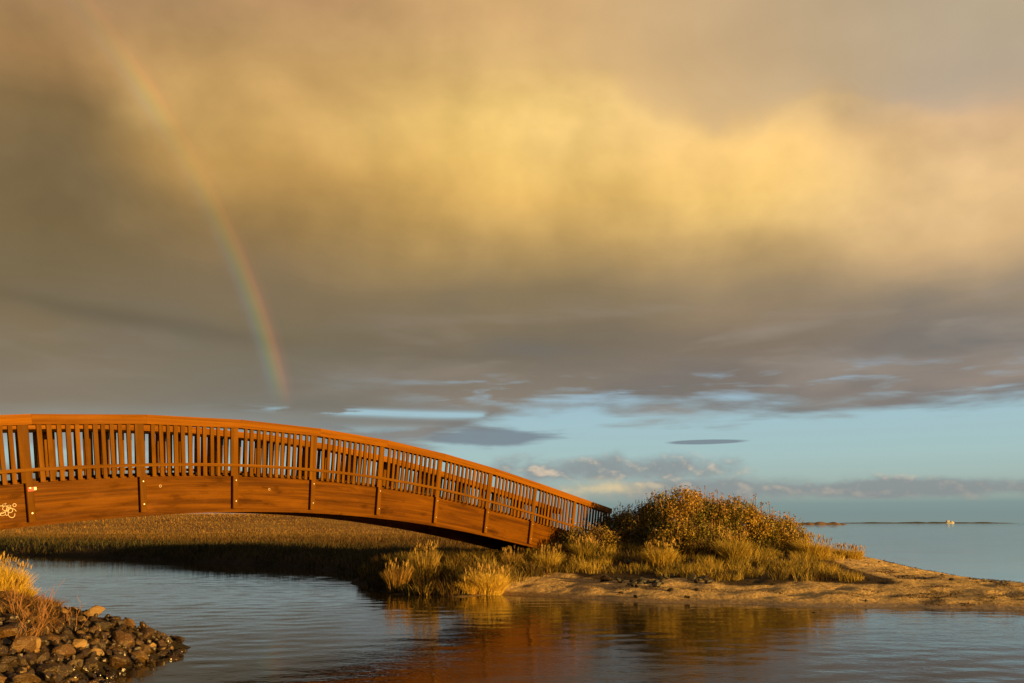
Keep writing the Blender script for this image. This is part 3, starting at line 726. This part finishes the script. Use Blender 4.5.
# rose thicket: stems and leaves
def shrub(cx_, cy_, rx, ry, top, nl, cols, label, spikes=40, seed=0):
    z0 = gz(cx_, cy_)-.05; H = top-z0
    root_ = empty('rose_shrub', (cx_, cy_, z0), label, 'shrub')
    # stems
    vs = []; fs = []
    tips = []
    for i in range(int(26*rx)+14):
        a = rng.random()*6.283; r = math.sqrt(rng.random())
        tx, ty = math.cos(a)*r*rx*.95, math.sin(a)*r*ry*.95
        tzz = H*math.sqrt(max(.03, 1-r*r*.97))*(.8+rng.random()*.25)
        bx, by = tx*.45+rng.normal(0, .08), ty*.45+rng.normal(0, .08)
        pts_ = [Vector((bx, by, gz(cx_+bx, cy_+by)-z0-.04)), Vector((bx*.5+tx*.5+rng.normal(0, .07), by*.5+ty*.5+rng.normal(0, .07), tzz*.5)), Vector((tx, ty, tzz))]
        tips.append(pts_)
        brs = [pts_]
        for q in range(3):
            p_ = pts_[1].lerp(pts_[2], rng.random()); e = p_+Vector((rng.normal(0, .22), rng.normal(0, .22), .15+rng.random()*.25)); brs.append([p_, p_.lerp(e, .5)+Vector((0, 0, .03)), e])
        for b_i, br in enumerate(brs):
            for j, p_ in enumerate(br):
                rr = (.014, .009, .004)[j]*(1 if b_i == 0 else .5)
                for q in range(3): vs.append((p_.x+rr*math.cos(q*2.094), p_.y+rr*math.sin(q*2.094), p_.z))
            o_ = len(vs)-9
            for j in range(2):
                for q in range(3): fs.append((o_+j*3+q, o_+j*3+(q+1) % 3, o_+j*3+3+(q+1) % 3, o_+j*3+3+q))
    mesh_obj('stems', vs, fs, M_stem, root_, col=np.tile((.13,.07,.03), (len(vs), 1)))
    # leaves gathered in sprays through the outer volume
    ns_ = nl//14; u = rng.random(ns_)*6.283; rr = np.sqrt(rng.random(ns_))
    lump = np.array([mnoise.noise(Vector((math.cos(a)*r*rx*1.3+seed, math.sin(a)*r*ry*1.3, seed*1.7))) for a, r in zip(u, rr)])
    lump2 = np.array([mnoise.noise(Vector((math.cos(a)*r*rx*3.6+seed*2, math.sin(a)*r*ry*3.6, seed))) for a, r in zip(u, rr)])
    hz = np.sqrt(np.maximum(0, 1-rr**2.4))*H*(1+lump*.26+lump2*.14)
    depth = rng.random(ns_)**.55
    zc = hz*(.25+.75*depth)
    zc = np.where(rr > .8, hz*rng.random(ns_), zc)
    cxx = np.cos(u)*rr*rx*(1+lump*.15); cyy = np.sin(u)*rr*ry*(1+lump*.15)
    zc = np.maximum(zc, height(cx_+cxx, cy_+cyy)-z0+.08)
    C = np.stack([cxx, cyy, zc], 1)
    hue = np.array([mnoise.noise(Vector((p[0]*1.1+seed*3, p[1]*1.1, p[2]*1.3))) for p in C])
    hole = np.array([mnoise.noise(Vector((p[0]*2.6+seed, p[1]*2.6, p[2]*2.8+seed))) for p in C]); C = C[hole < .27]; hue = hue[hole < .27]; ns_ = len(C)
    n = ns_*14; idx = np.repeat(np.arange(ns_), 14)
    P_ = C[idx]+rng.normal(0, 1, (n, 3))*np.array([.065, .065, .08])
    s = .022+rng.random(n)*.024
    ax = rng.normal(0, 1, (n, 3)); ax /= np.linalg.norm(ax, axis=1)[:, None]
    bx = np.cross(ax, rng.normal(0, 1, (n, 3))); bx /= np.linalg.norm(bx, axis=1)[:, None]
    v = np.stack([P_-ax*s[:, None], P_+bx*s[:, None]*.5, P_+ax*s[:, None], P_-bx*s[:, None]*.5], 1).reshape(-1, 3)
    f = (np.array([0,1,2,3])[None]+(np.arange(n)*4)[:, None])
    warm_, green_ = np.array(cols[0]), np.array(cols[1])
    t = np.clip(.5+hue[idx]*2.2+rng.normal(0, .28, n), 0, 1)[:, None]
    c = (warm_*t+green_*(1-t))*(1+(rng.random((n, 1))-.5)*.6)
    sp = rng.random(n) < .05; c[sp] = np.array([.45,.26,.07])
    V_, F_, C_ = v, np.concatenate([f[:, [0,1,2]], f[:, [0,2,3]]]), np.repeat(np.clip(c, 0, 1), 4, 0)
    # bare upright shoots and dry flower stalks above the crown
    if spikes:
        a = rng.random(spikes)*6.283; r = np.sqrt(rng.random(spikes))*.85
        bx_ = np.cos(a)*r*rx; by_ = np.sin(a)*r*ry
        bz = H*np.sqrt(np.maximum(0, 1-r**2.4))*.86
        hs_ = .14+rng.random(spikes)*.30
        v1, f1, c1 = blades(np.stack([bx_, by_, bz], 1), hs_+.1, np.full(spikes, .016), rng.random(spikes)*.25, rng.random(spikes)*6.28, palette(spikes, [(.42,.22,.07), (.3,.15,.05)]))
        tip = v1.reshape(-1, 7, 3)[:, 6]; m_ = spikes*6
        tt = np.repeat(tip, 6, 0)-np.stack([rng.normal(0, .012, m_), rng.normal(0, .012, m_), rng.random(m_)*.16], 1)
        v2, f2, c2 = blades(tt, .03+rng.random(m_)*.04, np.full(m_, .022), np.full(m_, .6), rng.random(m_)*6.28, palette(m_, [(.48,.25,.08), (.36,.18,.05), (.16,.13,.03)]))
        V_, F_, C_ = join([(V_, F_, C_), (v1, f1, c1), (v2, f2, c2)])
    mesh_obj('foliage', V_, F_, M_leaf, root_, col=C_)
    return root_
BR = ((.36,.225,.03), (.16,.145,.024)); DK = ((.22,.15,.028), (.11,.11,.024)); YL = ((.38,.25,.035), (.19,.16,.025))
shrub(5.45, 26.9, 1.75, 1.6, 2.72, 26000, BR, 'tallest rounded rose shrub with rusty leaves at the crown of the thicket', 110, 1.)
shrub(6.95, 26.7, 1.55, 1.4, 2.52, 20000, BR, 'rusty rose shrub forming the right shoulder of the thicket', 70, 2.)
shrub(4.15, 27.3, 1.15, 1.2, 2.28, 12000, DK, 'darker green brown shrub on the left of the thicket nearest the bridge', 40, 3.)
shrub(3.35, 28.1, .75, .8, 2.02, 5000, DK, 'small dark shrub right at the end of the bridge railing', 34, 4.)
shrub(8.2, 26.7, 1.1, 1.0, 1.85, 10000, YL, 'low yellow brown shrub at the right foot of the thicket', 34, 5.)
shrub(5.3, 25.4, 1.4, .8, 1.72, 10000, YL, 'low tawny shrub in front of the middle of the thicket', 20, 6.)
shrub(2.35, 25.9, .95, .5, 1.62, 5000, DK, 'low dark shrub hiding the foot of the bridge beam', 8, 8.)
shrub(8.8, 27.4, .6, .7, 1.38, 3000, YL, 'small separate shrub sprig farthest right of the thicket', 12, 7.)

# dry red stalks on the near bank
def stalks(px, Y, n, h, spread, label, thick=.0045, lean=.0):
    x = at(px, 600, Y).x; z0 = gz(x, Y); r_ = []
    vs = []; fs = []
    def seg(p, q, r0, r1):
        o_ = len(vs)
        d_ = (q-p).normalized(); a_ = d_.orthogonal().normalized(); b_ = d_.cross(a_)
        for pp, rr in ((p, r0), (q, r1)):
            for i in range(4): vs.append(tuple(pp+(a_*math.cos(i*1.571)+b_*math.sin(i*1.571))*rr))
        for i in range(4): fs.append((o_+i, o_+(i+1) % 4, o_+4+(i+1) % 4, o_+4+i))
    for i in range(n):
        p = Vector((random.gauss(0, spread), random.gauss(0, spread*.6), -.02)); dr = Vector((random.gauss(lean, .35), random.gauss(0, .25), 1)).normalized()
        hh2 = h*random.uniform(.5, 1.1); k_ = 5
        for j in range(k_):
            q = p+dr*hh2/k_; seg(p, q, thick*(1-.15*j), thick*(1-.15*(j+1)))
            if j >= 1 and random.random() < .75:
                e = q+(dr+Vector((random.gauss(0, .7), random.gauss(0, .5), .2))).normalized()*hh2*random.uniform(.15, .35); seg(q, e, thick*.55, thick*.3)
            p = q; dr = (dr+Vector((random.gauss(0, .14), random.gauss(0, .12), .03))).normalized()
    o = mesh_obj('dry_stalks', vs, fs, M_stem, col=np.tile((.30,.15,.06), (len(vs), 1)), loc=(x, Y, z0)); tag(o, label, 'dry stalks'); return o
stalks(14, 10.8, 9, .46, .08, 'reddish dry stalks at the left edge above the stones')
stalks(40, 10.9, 10, .52, .05, 'tallest bunch of reddish dry stalks standing above the stones')
stalks(72, 11.2, 7, .36, .06, 'forked pale dry stalks farthest right above the stones')
stalks(22, 10.0, 9, .45, .12, 'leaning dry stalks low among the left stones', lean=.8)
# rusty low litter between the stones and the near tussock
xy = area(5200, -7.8, -5.6, 9.9, 12.4, lambda x, y: (sdist(x, y, bank) > .8) & (x/y < -.525) & (vn(x, y, .5) > -.2))
n = len(xy); v, f, c = blades(put(xy, .06), .04+rng.random(n)*.11, np.full(n, .006), .6+rng.random(n)*1.2, rng.random(n)*6.28, palette(n, [(.22,.11,.03), (.16,.08,.025), (.30,.17,.05), (.10,.06,.025)]))
o = mesh_obj('dry_ground_cover', v, f, M_grass, col=c); tag(o, 'rusty dry creeping plants on the near bank', 'ground cover', kind='stuff')
# grass over the rest of the near bank
xy = area(9000, -14, -6.2, 9., 17, lambda x, y: (sdist(x, y, bank) > .35) & (x/y < -.615))
n = len(xy); v, f, c = blades(put(xy), .14+rng.random(n)*.22, np.full(n, .009), .3+rng.random(n)*.6, rng.random(n)*6.28, palette(n, GOLD+[(.2,.12,.03)]))
o = mesh_obj('bank_grass', v, f, M_grass, col=c); tag(o, 'tawny grass covering the near bank at the left edge', 'grass', kind='stuff')
# dark sea-wrack scattered along drift lines on the sand
def okw(x, y):
    d = dS(x, y); l_ = np.abs((d-1.15-vn(x, 0*x, 2.)*.7)) < .16; l2 = (vn(x+50, y, .8) > .20) & (x > 8.0)
    return (d > .25) & (d < 6) & (x > 2) & (l_ | l2) & (y < 33) & (vn(x, y, .3) > -.05)
xy = area(9000, 2, 20, 18, 33, okw)
n = len(xy); v, f, c = blades(put(xy, .0), .015+rng.random(n)*.05, .008+rng.random(n)*.02, .8+rng.random(n)*2.2, rng.random(n)*6.28, palette(n, [(.035,.022,.012), (.06,.035,.018), (.10,.06,.03)]))
o = mesh_obj('seaweed', v, f, M_stem, col=c); tag(o, 'dark dry seaweed strewn over the sand spit', 'seaweed', kind='stuff')
# ---------------------------------------------------------------- stones
m, g, b = material('shore_stone'); tc = V(g, g.n('ShaderNodeTexCoord').outputs['Object']); rnd = V(g, g.n('ShaderNodeObjectInfo').outputs['Random'])
p = g.vm('ADD', tc, g.comb(rnd*31., rnd*17., rnd*7.))
n1_ = g.noise(p, 2.2, 5, .6); n2_ = g.noise(p, 9., 5, .65)
basec = g.ramp(rnd, [(0., (.018,.011,.006)), (.28, (.048,.026,.009)), (.52, (.11,.056,.015)), (.66, (.028,.022,.016)), (.84, (.22,.125,.032)), (1., (.34,.22,.09))])
c = g.mix(g.sm(n1_, .35, .65)*.6, basec, g.mix(.5, basec, (.02,.016,.012,1)))
c = g.mix(g.sm(n2_, .56, .68)*.55, c, (.38,.23,.07,1))
wz = g.xyz(V(g, g.n('ShaderNodeNewGeometry').outputs['Position']))[2]
wetr = g.sm(wz, .05, .22, 1., 0.)
c = g.mix(wetr*.6, c, g.vm('MULTIPLY', c, (.35,.35,.35)))
g.put(b.inputs['Base Color'], c); g.put(b.inputs['Roughness'], g.sm(wetr+(n1_-.5)*.5, 0., 1., .46, .2))
bp = g.n('ShaderNodeBump'); bp.inputs['Distance'].default_value = .03; bp.inputs['Strength'].default_value = .8
g.put(bp.inputs['Height'], n1_+n2_*.5); g.nt.links.new(bp.outputs[0], b.inputs['Normal'])
M_rock = m
from mathutils import Euler
protos = []; protos2 = []
for i in range(24):
    bm = bmesh.new(); bmesh.ops.create_icosphere(bm, subdivisions=(3 if i < 18 else 2), radius=1.)
    cuts = [(Vector((random.gauss(0,1), random.gauss(0,1), random.gauss(0,1))).normalized(), random.uniform(.42, .82)) for _ in range(12)]
    sc_ = Vector((random.uniform(.85, 1.2), random.uniform(.7, 1.), random.uniform(.5, .75)))
    for v in bm.verts:
        p_ = v.co.copy()
        for nrm, dd in cuts:
            e = p_.dot(nrm)-dd
            if e > 0: p_ -= nrm*e*.97
        p_ *= 1+.10*mnoise.noise(p_*1.7+Vector((i*7, 0, 0)))+.04*mnoise.noise(p_*5+Vector((0, i*5, 0)))
        v.co = Vector((p_.x*sc_.x, p_.y*sc_.y, p_.z*sc_.z))
    me = bpy.data.meshes.new('stone'); bm.to_mesh(me); bm.free(); me.materials.append(M_rock)
    (protos if i < 18 else protos2).append(me)
def stone(x, y, r, label, group=None, sink=.35, z=None, dark=False):
    o = bpy.data.objects.new('stone', random.choice(protos_dark if dark else protos[:18])); COL.objects.link(o)
    z = gz(x, y) if z is None else z
    o.location = (x, y, max(z, -.12)+r*(.55-sink)); s = r
    o.scale = (s*random.uniform(.9, 1.15), s*random.uniform(.9, 1.1), s*random.uniform(.85, 1.15))
    o.rotation_euler = (random.gauss(0, .35), random.gauss(0, .35), random.uniform(0, 6.28))
    return tag(o, label, 'stone', group)
placed = []
M_dark = M_rock.copy(); M_dark.name = 'dark_shore_stone'
for n_ in M_dark.node_tree.nodes:
    if n_.type == 'VALTORGB':
        for e in n_.color_ramp.elements: e.color = tuple(min(c_*.33, .05) for c_ in e.color[:3])+(1,)
    if n_.type == 'MIX' and abs(n_.inputs[7].default_value[0]-.38) < .001: n_.inputs[7].default_value = (.07,.05,.035,1)
protos_dark = []
for me in protos[:10]:
    m2 = me.copy(); m2.materials[0] = M_dark; protos_dark.append(m2)
def try_place(x, y, r, k_=.82):
    for (a, b_, c_) in placed:
        if (a-x)**2+(b_-y)**2 < ((r+c_)*k_)**2: return False
    placed.append((x, y, r)); return True
GRP = 'riprap stones heaped at the lower left'; LB = 'brown weathered stone packed in the heap at the lower left'
def heap_ok(x, y):
    d = gzd(x, y); px = 512+F*x/y
    return -.28 < d < 3.6 and -25 < px < 186 and y > 7.6
def gzd(x, y): return float(sdist(np.array([x]), np.array([y]), bank)[0])
# the few stones one can point at
spec = [(175, 653, .105, 'dark wet stone standing outermost in the water at the tip of the heap'), (160, 645, .16, 'large brown stone second from the tip of the heap'), (146, 650, .11, 'rounded tawny stone beside the large brown one near the tip'),
        (66, 652, .17, 'big dark rounded stone in the middle of the lower left heap'), (22, 648, .16, 'big grey brown stone at the left of the heap below the dry stalks'), (92, 608, .18, 'dark flat stone on the upper right skyline of the heap'),
        (50, 672, .18, 'broad tawny slab at the bottom of the heap'), (120, 664, .17, 'pale streaked stone at the bottom right of the heap')]
for px, py, r, lb in spec:
    # find the point of the bank seen at this pixel
    best = None
    for Y in np.arange(8.4, 13.6, .05):
        q = at(px, py, Y); e = abs(q.z-max(gz(q.x, q.y), 0)-r*.35)
        if best is None or e < best[0]: best = (e, q.x, q.y)
    stone(best[1], best[2], r, lb, GRP, sink=.2); placed.append((best[1], best[2], r))
cnt = 0; tries = 0
sizes = [.19]*10+[.155]*34+[.12]*76+[.09]*96
for r in sizes:
    for _ in range(260):
        x = random.uniform(-8.2, -3.7); y = random.uniform(7.6, 13.9)
        if heap_ok(x, y) and try_place(x, y, r, .80): stone(x, y, r*random.uniform(.9, 1.1), LB, GRP); cnt += 1; break
# loose small stones lying on top of the heap
vs = []; fs = []; nn = 0
while nn < 1000:
    x = random.uniform(-8.2, -3.7); y = random.uniform(7.6, 13.9)
    if not heap_ok(x, y): continue
    nn += 1; r = random.uniform(.03, .085); me = random.choice(protos2); o_ = len(vs); rot = Euler((random.uniform(0, 6), random.uniform(0, 6), random.uniform(0, 6))).to_matrix()
    c_ = Vector((x, y, max(gz(x, y), -.1)+random.uniform(.0, .07)))
    vs += [tuple(c_+rot@(v.co*r)) for v in me.vertices]; fs += [tuple(i+o_ for i in p_.vertices) for p_ in me.polygons]
o = mesh_obj('pebbles', vs, fs, M_rock); tag(o, 'small broken stones filling the gaps of the lower left heap', 'pebbles', kind='stuff')
print('heap stones', cnt)
# dark stones along the foot of the mound
G2 = 'dark stones along the foot of the grassy mound'; L2 = 'dark weathered stone half buried at the foot of the mound'
spec2 = [(768, 588, .14, 'lone dark stone on open sand right of the middle of the mound foot'), (0, 0, 0, '')]
def on_sand(px, py): 
    q = ground(px, py, .3)
    for _ in range(6): q = ground(px, py, gz(*q))
    return q
for px, py, r, lb in [(661, 583, .10, 'dark stone lying alone on the bare sand below the thicket'), (634, 578, .16, 'pale grey stone among the dark ones left of the thicket foot'), (706, 576, .17, 'largest dark stone under the grass below the right half of the thicket'),
                      (742, 582, .13, 'dark stone on the sand just below and right of the largest one'), (596, 601, .07, 'small dark stone at the water edge of the sand'), (815, 571, .17, 'dark stone at the right end of the mound foot')]:
    q = on_sand(px, py); stone(q[0], q[1], r, lb, G2, sink=.2, dark='pale' not in lb); placed.append((q[0], q[1], r))
c2 = 0
for i in range(900):
    px = random.uniform(545, 850) if random.random() < .3 else random.uniform(552, 712)
    yc = 584-(px > 690)*5-max(0, px-780)*.09+max(0, 600-px)*.04
    q = on_sand(px, random.gauss(yc, 3.5 if px < 680 else 2.)); r = random.choice((.06, .08, .10, .13, .16))
    if px > 700 and random.random() < .5: continue
    if dS(np.array([q[0]]), np.array([q[1]]))[0] < .3 or q[1] > 27: continue
    if try_place(q[0], q[1], r, .7): stone(q[0], q[1], r, L2, G2, sink=.18, dark=True); c2 += 1
    if c2 > 62: break
G3 = 'small dark stones and clods strewn on the sand spit'; c3 = 0
for i in range(200):
    q = on_sand(random.uniform(760, 1024), random.uniform(570, 606)); r = random.uniform(.03, .07)
    if dS(np.array([q[0]]), np.array([q[1]]))[0] > .2 and try_place(q[0], q[1], r, 2.5): stone(q[0], q[1], r, 'small dark stone strewn on the bare sand spit', G3, dark=True); c3 += 1
    if c3 > 22: break
# ---------------------------------------------------------------- the white boat on the horizon
bx = at(950, 523, 3600)
boat = empty('boat', (bx.x, 3600, 0), 'tiny white boat far out on the horizon at the right', 'boat')
M_bw = plain('white_hull_paint', (.45,.46,.46), .5)
def hull(L, B, H, nm, x0=0, z0=0, taper=True):
    vs = []; fs = []; n = 10
    for i in range(n+1):
        t = i/n; wd = B*(min(1, (1-t)*3)**.6 if taper else 1)*(min(1, .6+t*3)); sh = H*(1+.25*t*t)
        for a, z in ((-1, sh), (-.7, 0), (.7, 0), (1, sh)): vs.append((x0+L*(t-.5), a*wd/2, z0+z))
    for i in range(n):
        for j in range(4): a = i*4+j; b_ = i*4+(j+1) % 4; fs.append((a, b_, b_+4, a+4))
    fs += [(3,2,1,0), tuple(n*4+j for j in range(4))]
    return fixn(mesh_obj(nm, vs, fs, M_bw, boat))
hull(36, 10, 4., 'hull'); hull(12, 8, 6.5, 'wheelhouse', -9, 5.4, False); hull(9, 7, 4.5, 'cabin', 8, 5.4, False)
vs = [(-8+a, b_, z) for z in (11.8, 15) for a, b_ in ((-.35,-.35),(.35,-.35),(.35,.35),(-.35,.35))]
fixn(mesh_obj('mast', vs, [(0,1,5,4),(1,2,6,5),(2,3,7,6),(3,0,4,7),(4,5,6,7)], M_bw, boat))
